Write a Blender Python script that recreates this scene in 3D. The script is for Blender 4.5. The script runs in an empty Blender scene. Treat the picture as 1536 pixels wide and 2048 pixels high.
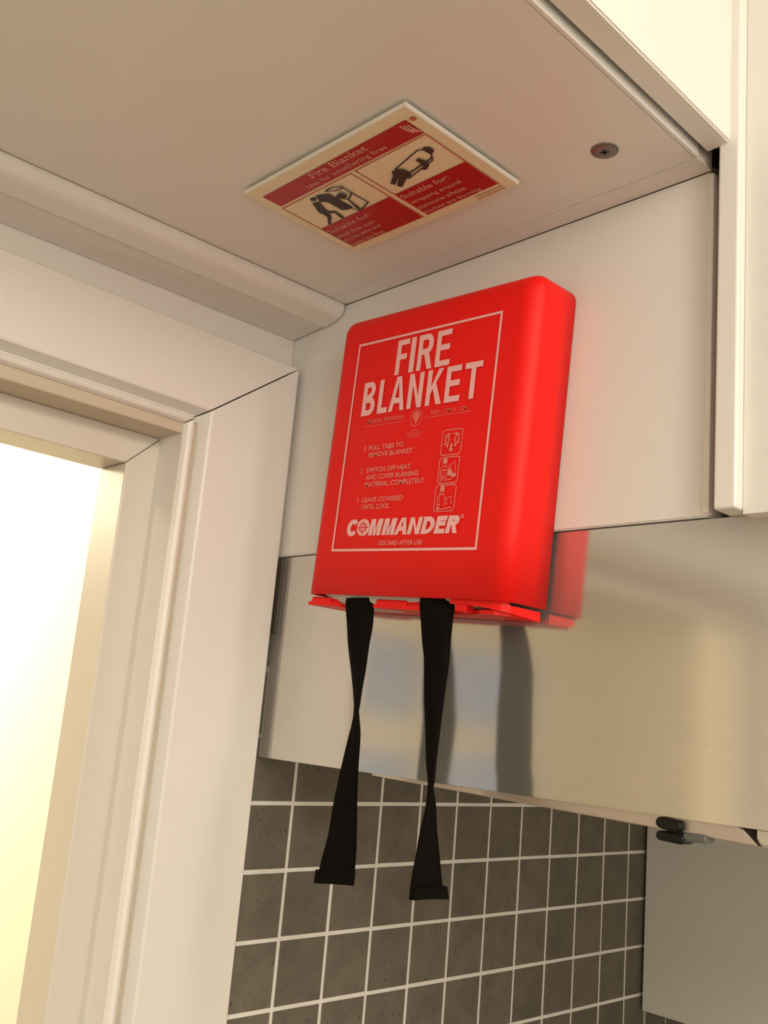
import bpy, bmesh, math, random
from mathutils import Vector, Matrix

random.seed(7)
U = 0.05            # one wall-tile pitch (5 cm) is the working unit
Z0 = 1.80           # height of the reference grout line above the floor
SC = bpy.context.scene
COL = SC.collection

def P(x, y, z):
    return Vector((x * U, y * U, Z0 + z * U))

# ------------------------------------------------------------------ camera
cam_d = bpy.data.cameras.new('camera')
cam = bpy.data.objects.new('camera', cam_d)
COL.objects.link(cam)
cam_d.sensor_fit = 'HORIZONTAL'
cam_d.sensor_width = 36.0
cam_d.lens = 45.455
cam_d.clip_start = 0.02
Rwc = ((0.693884, 0.714877, 0.086465), (-0.091088, 0.206249, -0.974251), (-0.714302, 0.668141, 0.208230))
right, down, fwd = [Vector(r) for r in Rwc]
M = Matrix((right, -down, -fwd)).transposed().to_4x4()
M.translation = P(12.640, -10.396, 0.428)
cam.matrix_world = M
SC.camera = cam

# ------------------------------------------------------------------ world, lights, exposure
SC.view_settings.view_transform = 'Standard'
SC.view_settings.look = 'None'
SC.view_settings.gamma = 1.0
SC.view_settings.use_curve_mapping = False
SC.view_settings.exposure = -0.72

world = bpy.data.worlds.new('daylight')
SC.world = world
world.use_nodes = True
bg = world.node_tree.nodes['Background']
bg.inputs['Color'].default_value = (0.83, 0.90, 1.0, 1)
bg.inputs['Strength'].default_value = 0.75

def area_light(name, loc, target, size, power, color, size_y=None, shape='DISK', spread=math.pi):
    d = bpy.data.lights.new(name, 'AREA')
    d.shape = shape if size_y is None else 'RECTANGLE'
    d.size = size
    if size_y is not None:
        d.size_y = size_y
    d.energy = power
    d.color = color
    d.spread = spread
    o = bpy.data.objects.new(name, d)
    o.location = loc
    o.rotation_euler = (Vector(target) - Vector(loc)).to_track_quat('-Z', 'Y').to_euler()
    COL.objects.link(o)
    return o

# warm ceiling lamp over the worktop, to the right of the frame
area_light('kitchen_ceiling_lamp', (1.30, -0.15, 2.36), (0.4, -0.2, 1.8), 0.20, 3.5, (1.0, 0.88, 0.72))
# wide ceiling light further back in the kitchen, behind the camera
area_light('kitchen_rear_light', (1.55, -1.50, 2.43), (1.55, -1.49, 0.0), 1.5, 27.0, (1.0, 0.90, 0.76), size_y=1.2)
# daylight coming in through the kitchen window in the right wall
area_light('kitchen_window_daylight', (2.36, -1.30, 1.60), (0.2, -0.3, 1.85), 1.0, 27.0, (1.0, 0.915, 0.81), size_y=1.1)
# frosted pendant bulb hanging in the kitchen, right of and above the camera
pend_d = bpy.data.lights.new('kitchen_pendant', 'POINT')
pend_d.energy = 20.0
pend_d.color = (1.0, 0.89, 0.74)
pend_d.shadow_soft_size = 0.11
pend_o = bpy.data.objects.new('kitchen_pendant', pend_d)
pend_o.location = (1.32, -0.55, 2.24)
COL.objects.link(pend_o)
# bright lamp in the hall beyond the door
lamp_d = bpy.data.lights.new('hall_lamp', 'POINT')
lamp_d.energy = 80.0
lamp_d.color = (1.0, 0.85, 0.60)
lamp_d.shadow_soft_size = 0.08
lamp_o = bpy.data.objects.new('hall_lamp', lamp_d)
lamp_o.location = (-1.25, -0.35, 2.25)
COL.objects.link(lamp_o)
hall_fill = bpy.data.objects.new('hall_fill_far', lamp_d.copy())  # added fill light, brightens the hall wall mirrored in the steel front
hall_fill.data.energy = 60.0
hall_fill.data.color = (1.0, 0.86, 0.66)
hall_fill.location = (-0.72, -2.60, 2.40)
COL.objects.link(hall_fill)

# ------------------------------------------------------------------ materials
def new_mat(name):
    m = bpy.data.materials.new(name)
    m.use_nodes = True
    nt = m.node_tree
    return m, nt, nt.nodes['Principled BSDF']

def mat_plain(name, color, rough=0.5, noise=0.04, scale=30.0, bump=0.0, bump_scale=200.0, metallic=0.0, spec=0.5, coat=0.0):
    m, nt, b = new_mat(name)
    b.inputs['Roughness'].default_value = rough
    b.inputs['Metallic'].default_value = metallic
    b.inputs['Specular IOR Level'].default_value = spec
    b.inputs['Coat Weight'].default_value = coat
    tc = nt.nodes.new('ShaderNodeTexCoord')
    n = nt.nodes.new('ShaderNodeTexNoise')
    n.inputs['Scale'].default_value = scale
    n.inputs['Detail'].default_value = 4
    nt.links.new(tc.outputs['Object'], n.inputs['Vector'])
    mx = nt.nodes.new('ShaderNodeMix')
    mx.data_type = 'RGBA'
    mx.inputs[6].default_value = tuple(c * (1 - noise) for c in color) + (1,)
    mx.inputs[7].default_value = tuple(min(1, c * (1 + noise)) for c in color) + (1,)
    nt.links.new(n.outputs['Fac'], mx.inputs[0])
    nt.links.new(mx.outputs[2], b.inputs['Base Color'])
    if bump > 0:
        n2 = nt.nodes.new('ShaderNodeTexNoise')
        n2.inputs['Scale'].default_value = bump_scale
        n2.inputs['Detail'].default_value = 3
        nt.links.new(tc.outputs['Object'], n2.inputs['Vector'])
        bp = nt.nodes.new('ShaderNodeBump')
        bp.inputs['Strength'].default_value = bump
        bp.inputs['Distance'].default_value = 0.001
        nt.links.new(n2.outputs['Fac'], bp.inputs['Height'])
        nt.links.new(bp.outputs['Normal'], b.inputs['Normal'])
    return m

def mat_brushed(name, color, rough, streak=(1.0, 60.0, 60.0), metallic=1.0):
    m, nt, b = new_mat(name)
    b.inputs['Metallic'].default_value = metallic
    tc = nt.nodes.new('ShaderNodeTexCoord')
    mp = nt.nodes.new('ShaderNodeMapping')
    mp.inputs['Scale'].default_value = streak
    nt.links.new(tc.outputs['Object'], mp.inputs['Vector'])
    n = nt.nodes.new('ShaderNodeTexNoise')
    n.inputs['Scale'].default_value = 12.0
    n.inputs['Detail'].default_value = 5
    nt.links.new(mp.outputs['Vector'], n.inputs['Vector'])
    mx = nt.nodes.new('ShaderNodeMix')
    mx.data_type = 'RGBA'
    mx.inputs[6].default_value = tuple(c * 0.95 for c in color) + (1,)
    mx.inputs[7].default_value = tuple(min(1, c * 1.05) for c in color) + (1,)
    nt.links.new(n.outputs['Fac'], mx.inputs[0])
    nt.links.new(mx.outputs[2], b.inputs['Base Color'])
    mr = nt.nodes.new('ShaderNodeMapRange')
    mr.inputs['To Min'].default_value = rough * 0.9
    mr.inputs['To Max'].default_value = rough * 1.1
    nt.links.new(n.outputs['Fac'], mr.inputs['Value'])
    nt.links.new(mr.outputs['Result'], b.inputs['Roughness'])
    return m

def mat_tile(name, color):
    m, nt, b = new_mat(name)
    b.inputs['Roughness'].default_value = 0.62
    b.inputs['Specular IOR Level'].default_value = 0.3
    tc = nt.nodes.new('ShaderNodeTexCoord')
    oi = nt.nodes.new('ShaderNodeObjectInfo')
    add = nt.nodes.new('ShaderNodeVectorMath')
    add.operation = 'ADD'
    nt.links.new(tc.outputs['Object'], add.inputs[0])
    nt.links.new(oi.outputs['Random'], add.inputs[1])
    n1 = nt.nodes.new('ShaderNodeTexNoise')
    n1.inputs['Scale'].default_value = 45.0
    n1.inputs['Detail'].default_value = 6
    nt.links.new(add.outputs[0], n1.inputs['Vector'])
    n2 = nt.nodes.new('ShaderNodeTexNoise')
    n2.inputs['Scale'].default_value = 330.0
    n2.inputs['Detail'].default_value = 2
    nt.links.new(add.outputs[0], n2.inputs['Vector'])
    r = nt.nodes.new('ShaderNodeValToRGB')
    r.color_ramp.elements[0].position = 0.3
    r.color_ramp.elements[0].color = tuple(c * 0.86 for c in color) + (1,)
    r.color_ramp.elements[1].position = 0.72
    r.color_ramp.elements[1].color = tuple(c * 1.14 for c in color) + (1,)
    nt.links.new(n1.outputs['Fac'], r.inputs['Fac'])
    r2 = nt.nodes.new('ShaderNodeValToRGB')
    r2.color_ramp.elements[0].position = 0.26
    r2.color_ramp.elements[0].color = (0.45, 0.45, 0.45, 1)
    r2.color_ramp.elements[1].position = 0.36
    r2.color_ramp.elements[1].color = (1, 1, 1, 1)
    nt.links.new(n2.outputs['Fac'], r2.inputs['Fac'])
    mu = nt.nodes.new('ShaderNodeMix')
    mu.data_type = 'RGBA'
    mu.blend_type = 'MULTIPLY'
    mu.inputs[0].default_value = 1.0
    nt.links.new(r.outputs['Color'], mu.inputs[6])
    nt.links.new(r2.outputs['Color'], mu.inputs[7])
    br = nt.nodes.new('ShaderNodeMapRange')
    br.inputs['To Min'].default_value = 0.92
    br.inputs['To Max'].default_value = 1.08
    nt.links.new(oi.outputs['Random'], br.inputs['Value'])
    hs = nt.nodes.new('ShaderNodeHueSaturation')
    nt.links.new(br.outputs['Result'], hs.inputs['Value'])
    nt.links.new(mu.outputs[2], hs.inputs['Color'])
    nt.links.new(hs.outputs['Color'], b.inputs['Base Color'])
    bp = nt.nodes.new('ShaderNodeBump')
    bp.inputs['Strength'].default_value = 0.12
    bp.inputs['Distance'].default_value = 0.0006
    nt.links.new(n2.outputs['Fac'], bp.inputs['Height'])
    nt.links.new(bp.outputs['Normal'], b.inputs['Normal'])
    return m

def mat_webbing(name):
    m, nt, b = new_mat(name)
    b.inputs['Roughness'].default_value = 0.9
    b.inputs['Specular IOR Level'].default_value = 0.06
    tc = nt.nodes.new('ShaderNodeTexCoord')
    w = nt.nodes.new('ShaderNodeTexWave')
    w.bands_direction = 'Z'
    w.inputs['Scale'].default_value = 230.0
    nt.links.new(tc.outputs['Object'], w.inputs['Vector'])
    r = nt.nodes.new('ShaderNodeValToRGB')
    r.color_ramp.elements[0].color = (0.0035, 0.0025, 0.0018, 1)
    r.color_ramp.elements[1].color = (0.009, 0.0065, 0.005, 1)
    nt.links.new(w.outputs['Fac'], r.inputs['Fac'])
    nt.links.new(r.outputs['Color'], b.inputs['Base Color'])
    return m

def mat_fabric(name, color):
    m, nt, b = new_mat(name)
    b.inputs['Roughness'].default_value = 0.8
    tc = nt.nodes.new('ShaderNodeTexCoord')
    w = nt.nodes.new('ShaderNodeTexWave')
    w.bands_direction = 'X'
    w.inputs['Scale'].default_value = 260.0
    nt.links.new(tc.outputs['Object'], w.inputs['Vector'])
    r = nt.nodes.new('ShaderNodeValToRGB')
    r.color_ramp.elements[0].color = tuple(c * 0.6 for c in color) + (1,)
    r.color_ramp.elements[1].color = tuple(color) + (1,)
    nt.links.new(w.outputs['Fac'], r.inputs['Fac'])
    nt.links.new(r.outputs['Color'], b.inputs['Base Color'])
    return m

WALLP = mat_plain('wall_paint', (0.80, 0.78, 0.735), 0.75, 0.02, 8, 0.25, 120)
HALLP = mat_plain('hall_paint', (0.84, 0.80, 0.68), 0.8, 0.02, 8)
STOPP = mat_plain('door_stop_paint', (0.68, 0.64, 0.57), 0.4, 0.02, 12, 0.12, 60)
TANP = mat_plain('tan_woodwork_paint', (0.57, 0.50, 0.39), 0.42, 0.02, 12, 0.12, 60)  # darker and more tan than the other painted woodwork
GLOSS = mat_plain('painted_woodwork', (0.80, 0.78, 0.735), 0.38, 0.02, 12, 0.12, 60)
LAM = mat_plain('cabinet_laminate', (0.80, 0.785, 0.745), 0.30, 0.01, 20)
EDGE = mat_plain('cabinet_edging', (0.84, 0.82, 0.78), 0.35, 0.01, 20)
CEILP = mat_plain('ceiling_paint', (0.82, 0.80, 0.76), 0.85, 0.02, 8)
FLOORM = mat_plain('floor_boards', (0.27, 0.185, 0.11), 0.4, 0.15, 14)
DARK = mat_plain('dark_gap', (0.03, 0.025, 0.02), 0.8)
GROUT = mat_plain('grout', (0.84, 0.82, 0.76), 0.9, 0.06, 120)
TILE = mat_tile('taupe_tile', (0.15, 0.134, 0.103))
STEEL = mat_brushed('brushed_steel', (0.62, 0.60, 0.56), 0.11, metallic=0.80)
STEEL2 = mat_brushed('satin_steel', (0.62, 0.56, 0.52), 0.42)
RED = mat_plain('red_plastic', (0.84, 0.011, 0.008), 0.45, 0.02, 30, spec=0.22)
PRINT = mat_plain('pink_white_print', (0.90, 0.49, 0.50), 0.5, 0.03, 300)
PRINTF = mat_plain('faint_print', (0.80, 0.16, 0.13), 0.5, 0.03, 300)
SIGNW = mat_plain('sign_cream', (0.80, 0.73, 0.50), 0.35, 0.01, 30)
SIGNE = mat_plain('sign_edge', (0.90, 0.88, 0.82), 0.4, 0.01, 30)
SIGNR = mat_plain('sign_red', (0.42, 0.006, 0.006), 0.4, 0.03, 60)
SIGNT = mat_plain('sign_lettering', (0.72, 0.33, 0.24), 0.5, 0.02, 60)
SIGNL = mat_plain('sign_line', (0.56, 0.12, 0.08), 0.5, 0.02, 60)
INK = mat_plain('sign_ink', (0.035, 0.026, 0.016), 0.5, 0.1, 60)
SCREWM = mat_plain('screw_metal', (0.20, 0.18, 0.16), 0.4, 0.15, 400, metallic=0.85)
WEB = mat_webbing('black_webbing')
FAB = mat_fabric('glass_cloth', (0.74, 0.71, 0.64))
SPLASH = mat_plain('splashback_glass', (0.68, 0.69, 0.63), 0.3, 0.01, 30, coat=0.3)
BLACK = mat_plain('black_plastic', (0.006, 0.005, 0.004), 0.4, spec=0.25)
GREYP = mat_plain('grey_plastic', (0.10, 0.11, 0.10), 0.35)
BROWN = mat_plain('gap_shade_brown', (0.10, 0.085, 0.065), 0.5)

def mat_glass(name):
    m, nt, b = new_mat(name)
    b.inputs['Base Color'].default_value = (0.95, 0.97, 1, 1)
    b.inputs['Roughness'].default_value = 0.02
    b.inputs['Transmission Weight'].default_value = 1.0
    b.inputs['IOR'].default_value = 1.45
    return m
GLASS = mat_glass('window_glass')

# ------------------------------------------------------------------ helpers
def link(name, mesh, mat, parent=None, smooth=False):
    o = bpy.data.objects.new(name, mesh)
    if mat is not None and not mesh.materials:
        mesh.materials.append(mat)
    COL.objects.link(o)
    if parent is not None:
        o.parent = parent
        o.matrix_parent_inverse = Matrix.Identity(4)
    if smooth:
        for p in mesh.polygons:
            p.use_smooth = True
    return o

def from_bm(name, bm, mat, parent=None, smooth=False):
    bmesh.ops.recalc_face_normals(bm, faces=bm.faces)
    me = bpy.data.meshes.new(name)
    bm.to_mesh(me)
    bm.free()
    return link(name, me, mat, parent, smooth)

def tag(o, label=None, cat=None, group=None, kind=None):
    if label: o['label'] = label
    if cat: o['category'] = cat
    if group: o['group'] = group
    if kind: o['kind'] = kind
    return o

def empty(name, loc, rot=(0, 0, 0)):
    o = bpy.data.objects.new(name, None)
    o.empty_display_size = 0.02
    o.location = loc
    o.rotation_euler = rot
    COL.objects.link(o)
    return o

def add_box(bm, lo, hi):
    """box between two world/local metre corners"""
    x0, y0, z0 = lo
    x1, y1, z1 = hi
    v = [bm.verts.new(c) for c in ((x0, y0, z0), (x1, y0, z0), (x1, y1, z0), (x0, y1, z0),
                                   (x0, y0, z1), (x1, y0, z1), (x1, y1, z1), (x0, y1, z1))]
    for f in ((0, 3, 2, 1), (4, 5, 6, 7), (0, 1, 5, 4), (1, 2, 6, 5), (2, 3, 7, 6), (3, 0, 4, 7)):
        bm.faces.new([v[i] for i in f])
    return v

def bevel_all(bm, w, seg=2):
    bmesh.ops.bevel(bm, geom=list(bm.edges), offset=w, segments=seg, affect='EDGES', profile=0.5, clamp_overlap=True)

def box(name, lo, hi, mat, parent=None, bev=0.0, seg=2, org=None):
    """lo, hi in tile units (world); org = world metre origin of the parent"""
    a, b = P(*lo), P(*hi)
    if org is not None:
        a, b = a - org, b - org
    bm = bmesh.new()
    add_box(bm, a, b)
    if bev:
        bevel_all(bm, bev, seg)
    return from_bm(name, bm, mat, parent, False)

def prism(bm, pts, off):
    """polygon (list of Vectors) extruded by a vector"""
    a = [bm.verts.new(p) for p in pts]
    b = [bm.verts.new(Vector(p) + Vector(off)) for p in pts]
    n = len(a)
    bm.faces.new(a)
    bm.faces.new(list(reversed(b)))
    for i in range(n):
        j = (i + 1) % n
        bm.faces.new((a[j], a[i], b[i], b[j]))

def sweep(bm, sections):
    """loft closed polygon sections (lists of Vectors with equal counts)"""
    rings = [[bm.verts.new(p) for p in s] for s in sections]
    n = len(rings[0])
    for r0, r1 in zip(rings, rings[1:]):
        for i in range(n):
            j = (i + 1) % n
            bm.faces.new((r0[i], r0[j], r1[j], r1[i]))
    bm.faces.new(rings[0])
    bm.faces.new(list(reversed(rings[-1])))

# ------------------------------------------------------------------ room shell
KX1, KY0, YB = 2.40, -2.60, 10.95 * U
CEIL = 2.45
HX0, HY0, HY1 = -2.50, -4.40, 0.10

def struct_box(name, lo, hi, mat, parent=None):
    bm = bmesh.new()
    add_box(bm, lo, hi)
    o = from_bm(name, bm, mat, parent)
    o['kind'] = 'structure'
    return o

WT = -2.2 * U       # hall side of the door wall
WK = -0.15 * U      # kitchen side plaster
DY1, DY0 = -2.97 * U, -18.9 * U
DZ = Z0 + 4.42 * U
struct_box('floor', (HX0 - .1, HY0 - .1, -0.05), (KX1 + .1, YB + .1, 0.0), FLOORM)
struct_box('ceiling', (HX0 - .1, HY0 - .1, CEIL), (KX1 + .1, YB + .1, CEIL + 0.05), CEILP)
wb = struct_box('wall_back', (WK, YB, 0), (KX1 + .1, YB + .1, CEIL), WALLP)
struct_box('wall_right', (KX1, KY0 - .1, 0), (KX1 + .1, YB, CEIL), WALLP)
struct_box('wall_front', (WK, KY0 - .1, 0), (KX1, KY0, CEIL), WALLP)
bm = bmesh.new()
add_box(bm, (WT, DY1, 0), (WK, YB + .1, CEIL))
add_box(bm, (WT, KY0 - .1, 0), (WK, DY0, CEIL))
add_box(bm, (WT, DY0, DZ), (WK, DY1, CEIL))
wl = from_bm('wall_left', bm, WALLP)
wl['kind'] = 'structure'
# hall beyond the door
struct_box('wall_hall_end', (HX0, HY1, 0), (WT, HY1 + .1, CEIL), HALLP)
struct_box('wall_hall_rear', (HX0, HY0 - .1, 0), (WT, HY0, CEIL), HALLP)
bm = bmesh.new()
add_box(bm, (WT - .1, HY0, 0), (WT, KY0 - .1, CEIL))
o = from_bm('wall_hall_near', bm, HALLP); o['kind'] = 'structure'
# window wall of the hall with its opening
WY0, WY1, WZ0, WZ1 = -3.82, -2.40, 1.05, 2.24
bm = bmesh.new()
add_box(bm, (HX0 - .1, HY0 - .1, 0), (HX0, WY0, CEIL))
add_box(bm, (HX0 - .1, WY1, 0), (HX0, HY1 + .1, CEIL))
add_box(bm, (HX0 - .1, WY0, 0), (HX0, WY1, WZ0))
add_box(bm, (HX0 - .1, WY0, WZ1), (HX0, WY1, CEIL))
o = from_bm('wall_hall_far', bm, HALLP); o['kind'] = 'structure'
win = empty('window_1', (HX0 - .06, (WY0 + WY1) / 2, WZ0)); win['kind'] = 'structure'
wo = win.location
bm = bmesh.new()
def wbx(y0, y1, z0, z1):
    add_box(bm, (-.03, y0 - wo.y, z0 - wo.z), (.03, y1 - wo.y, z1 - wo.z))
wbx(WY0, WY0 + .12, WZ0, WZ1); wbx(WY1 - .05, WY1, WZ0, WZ1)
wbx(-3.02, -2.85, WZ0, WZ1)
for a, b in ((WY0 + .12, -3.02), (-2.85, WY1 - .05)):
    wbx(a, b, WZ0, WZ0 + .06); wbx(a, b, WZ1 - .05, WZ1); wbx(a, b, 1.69, 1.83)
from_bm('window_frame', bm, GLOSS, win)
for a, b in ((WY0 + .12, -3.02), (-2.85, WY1 - .05)):
    for c, d in ((WZ0 + .06, 1.69), (1.83, WZ1 - .05)):
        bm = bmesh.new()
        add_box(bm, (-.004, a - wo.y, c - wo.z), (.004, b - wo.y, d - wo.z))
        from_bm('pane', bm, GLASS, win)
# ------------------------------------------------------------------ wall tiles
GW = 0.068          # grout joint in units
RP = 1.0282         # row pitch
def tile_mesh(name, w, h, t, bev):
    bm = bmesh.new()
    add_box(bm, (0, -w / 2, -h / 2), (t, w / 2, h / 2))
    top = [e for e in bm.edges if all(abs(q.co.x - t) < 1e-7 for q in e.verts)]
    bmesh.ops.bevel(bm, geom=top, offset=bev, segments=1, affect='EDGES')
    bmesh.ops.recalc_face_normals(bm, faces=bm.faces)
    me = bpy.data.meshes.new(name)
    bm.to_mesh(me); bm.free()
    me.materials.append(TILE)
    return me
TT = 0.15 * U
full = tile_mesh('tile', (1 - GW) * U, (RP - GW) * U, TT, 0.0004)
corner = tile_mesh('tile_cut', (0.93 - GW) * U, (RP - GW) * U, TT, 0.0004)
first = tile_mesh('tile_edge', (0.96 - GW) * U, (RP - GW) * U, TT, 0.0004)
g = bmesh.new()
add_box(g, P(-.15, -.97, -10.3), P(-.02, 10.95, 1.1))
grout = from_bm('grout', g, GROUT, wl)
for r in range(-1, 10):
    zc = -(r + .5) * RP
    for c in range(-1, 11):
        me, yc = full, c + .5
        if c == 10: me, yc = corner, 10.465
        if c == -1: me, yc = first, -.48
        o = link('tile', me, None, wl)
        o.location = P(-.15, yc, zc) + Vector((random.uniform(-.00025, .0001), random.uniform(-.00015, .00015), random.uniform(-.00015, .00015)))
        o.rotation_euler = (random.uniform(-.002, .002), 0, 0)
# the few tiles of the back wall that show below the splashback
g = bmesh.new()
add_box(g, P(.0, 10.82, -10.2), P(7.25, 10.95, -4.2))
from_bm('grout', g, GROUT, wb)
bt = tile_mesh('tile_back', (.51 - .05) * U, (RP - GW) * U, 0.13 * U, 0.0004)
for r in range(5):
    for c in range(14):
        o = link('tile', bt, None, wb)
        o.rotation_euler = (0, 0, -math.pi / 2)
        o.location = P(.05 + .51 * (c + .5), 10.90, -5.0 - (r + .5) * RP)

# ------------------------------------------------------------------ door lining and architraves
dr = empty('door_1', P(0.2, -2.97, -36.0)); dr['kind'] = 'structure'
DO = Vector(dr.location)
def D(x, y, z): return P(x, y, z) - DO
FZ = -36.0
# architrave section: (across, proud), across measured from the outer edge inward
YO, YI = -0.975, -2.97
ZO, ZI = 6.05, 4.56
prof = [(0.0, -0.15), (0.0, 0.17), (0.03, 0.2), (1.58, 0.2), (1.62, 0.185), (1.73, -0.03), (1.785, -0.045),
        (1.80, 0.03), (1.825, 0.11), (1.865, 0.16), (1.91, 0.172), (1.96, 0.145), (1.995, 0.08), (1.995, -0.15)]
def arch_pts(fn): return [fn(a, x) for a, x in prof]
k = (ZO - ZI) / 1.995
def jamb(y_outer, sgn):
    bot = [D(x, y_outer - sgn * a, FZ) for a, x in prof]
    top = [D(x, y_outer - sgn * a, ZO - a * k + (0.0 if sgn > 0 else 0.2)) for a, x in prof]
    bm = bmesh.new(); sweep(bm, [bot, top])
    return from_bm('architrave', bm, GLOSS, dr)
jamb(YO, 1)
YOL = -20.9
jamb(YOL, -1)
gap = 0.012
a_ = [D(x, YO - a - gap * 2, ZO - a * k + gap) for a, x in prof]
b_ = [D(x, YOL + a + gap * 2, ZO - a * k + .2) for a, x in prof]
bm = bmesh.new(); sweep(bm, [a_, b_])
from_bm('architrave', bm, GLOSS, dr)
# dark hairline in the mitre
pm = [D(x - 0.012, YO - a - gap, ZO - a * k + gap * .5) for a, x in prof[3:6]]
# lining (rebated frame) and stop
def frame3(name, x0, x1, yin, zin, yout, zout, mat):
    """right jamb, head and left jamb of a rectangular frame, mitred, each its own piece"""
    yl_in, yl_out = -18.9 + (-2.97 - yin), -18.9 - (yout + 2.97)
    bm = bmesh.new()
    sweep(bm, [[D(x0, yin, FZ), D(x1, yin, FZ), D(x1, yout, FZ), D(x0, yout, FZ)],
               [D(x0, yin, zin), D(x1, yin, zin), D(x1, yout, zout), D(x0, yout, zout)]])
    bevel_all(bm, .0012, 2)
    from_bm(name, bm, mat, dr)
    bm = bmesh.new()
    e = .012
    sweep(bm, [[D(x0, yin - e, zin), D(x1, yin - e, zin), D(x1, yout - e, zout), D(x0, yout - e, zout)],
               [D(x0, yl_in, zin), D(x1, yl_in, zin), D(x1, yl_out, zout), D(x0, yl_out, zout)]])
    bevel_all(bm, .0012, 2)
    from_bm(name, bm, mat, dr)
    bm = bmesh.new()
    sweep(bm, [[D(x0, yl_in, FZ), D(x1, yl_in, FZ), D(x1, yl_out, FZ), D(x0, yl_out, FZ)],
               [D(x0, yl_in, zin), D(x1, yl_in, zin), D(x1, yl_out, zout), D(x0, yl_out, zout)]])
    bevel_all(bm, .0012, 2)
    from_bm(name, bm, mat, dr)
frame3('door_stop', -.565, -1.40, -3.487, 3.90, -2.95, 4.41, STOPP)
frame3('door_lining', 0.05, -2.2, -2.95, 4.41, -2.70, 4.66, TANP)

# moulding between the over-door cabinet and the wall
near, far = -20.0, -0.93
def mould(y):
    s = -0.19 * min(1.0, max(0.0, (-0.9 - y) / 5.73))
    dz = -0.06 * min(1.0, max(0.0, (-0.9 - y) / 5.73))
    pts = [(-0.14, 7.005), (1.149 + s, 7.005), (1.155 + s, 6.93), (1.14 + s, 6.86), (1.10 + s, 6.80), (1.02 + s, 6.766),
           (0.70 + s, 6.69), (0.68 + s, 6.72), (-0.14, 6.655 + dz)]
    return [P(x, y, z) for x, z in pts]
bm = bmesh.new(); sweep(bm, [mould(far), mould(-3.0), mould(-6.63), mould(near)])
t1 = from_bm('trim_1', bm, GLOSS); t1['kind'] = 'structure'
bv = t1.modifiers.new('bevel', 'BEVEL'); bv.width = 0.0012; bv.segments = 2; bv.limit_method = 'ANGLE'; bv.angle_limit = math.radians(25)

# ------------------------------------------------------------------ over-door cabinet
ZS = 7.0125
oc = empty('over_door_cabinet', P(0.0, -0.9, ZS))
tag(oc, 'white laminate cabinet built over the doorway, its flat underside overhead', 'cabinet')
OO = Vector(oc.location)
def O(x, y, z): return P(x, y, z) - OO
def xr(y): return 7.565 + (-0.9 - y) * 0.0137       # right edge runs a little out of square
# underside board
bm = bmesh.new()
prism(bm, [O(-.14, -1.2235, ZS), O(xr(-1.2235) - .03, -1.2235, ZS), O(xr(-20) - .03, -20, ZS), O(-.14, -20, ZS)], (0, 0, .32 * U))
bmesh.ops.bevel(bm, geom=list(bm.edges), offset=.0006, segments=2, affect='EDGES')
from_bm('base_panel', bm, LAM, oc)
bm = bmesh.new()
prism(bm, [O(-.14, -.899, ZS - .004), O(xr(-.899), -.899, ZS - .004), O(xr(-1.222), -1.222, ZS - .004), O(-.14, -1.222, ZS - .004)], (0, 0, 5.7 * U))
bmesh.ops.bevel(bm, geom=list(bm.edges), offset=.0003, segments=2, affect='EDGES')
from_bm('side_panel', bm, LAM, oc)
# edging strip along the right edge of the underside
bm = bmesh.new()
prism(bm, [O(xr(-1.25) - .03, -1.25, ZS - .002), O(xr(-1.25) + .012, -1.25, ZS - .002), O(xr(-20) + .012, -20, ZS - .002), O(xr(-20) - .03, -20, ZS - .002)], (0, 0, .32 * U))
from_bm('edge_banding', bm, EDGE, oc)
# door on the kitchen side (faces right)
bm = bmesh.new()
prism(bm, [O(7.64, -1.16, ZS + .07), O(7.935, -1.16, ZS + .07), O(xr(-20) + .36, -20, ZS + .07), O(xr(-20) + .06, -20, ZS + .07)], (0, 0, 5.4 * U))
bmesh.ops.bevel(bm, geom=list(bm.edges), offset=.0010, segments=3, affect='EDGES')
from_bm('door', bm, LAM, oc)
# carcass top and back so that the cabinet is closed
bm = bmesh.new()
add_box(bm, O(-.14, -20, ZS + 5.0), O(7.5, -1.24, ZS + 5.3))
add_box(bm, O(-.14, -20.3, ZS), O(7.5, -20.0, ZS + 5.3))
from_bm('carcass', bm, LAM, oc)
# countersunk screw in the underside
sc = O(6.82, -2.0, ZS)
bm = bmesh.new()
prof_s = [(0.0, .0006), (.0030, .0006), (.0052, .0002), (.0060, -.0002), (.0061, .0008), (.0, .0012)]
N = 28
rings = []
for r, z in [(.0080, .0004), (.0079, -.0004), (.0068, -.0010), (.0042, -.0013), (.0018, -.0013)]:
    rings.append([bm.verts.new((sc.x + r * math.cos(2 * math.pi * i / N), sc.y + r * math.sin(2 * math.pi * i / N), sc.z + z)) for i in range(N)])
for r0, r1 in zip(rings, rings[1:]):
    for i in range(N):
        bm.faces.new((r0[i], r0[(i + 1) % N], r1[(i + 1) % N], r1[i]))
bm.faces.new(rings[-1])
sh = from_bm('screw', bm, SCREWM, oc, True)
bm = bmesh.new()
for a in (0.35, 0.35 + math.pi / 2):
    c, s = math.cos(a), math.sin(a)
    L, W = .0027, .0007
    pts = [Vector((sc.x + c * u - s * v, sc.y + s * u + c * v, sc.z - .00150)) for u, v in ((-L, -W), (L, -W), (L, W), (-L, W))]
    prism(bm, pts, (0, 0, .0004))
from_bm('cross_recess', bm, BLACK, sh)

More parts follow.
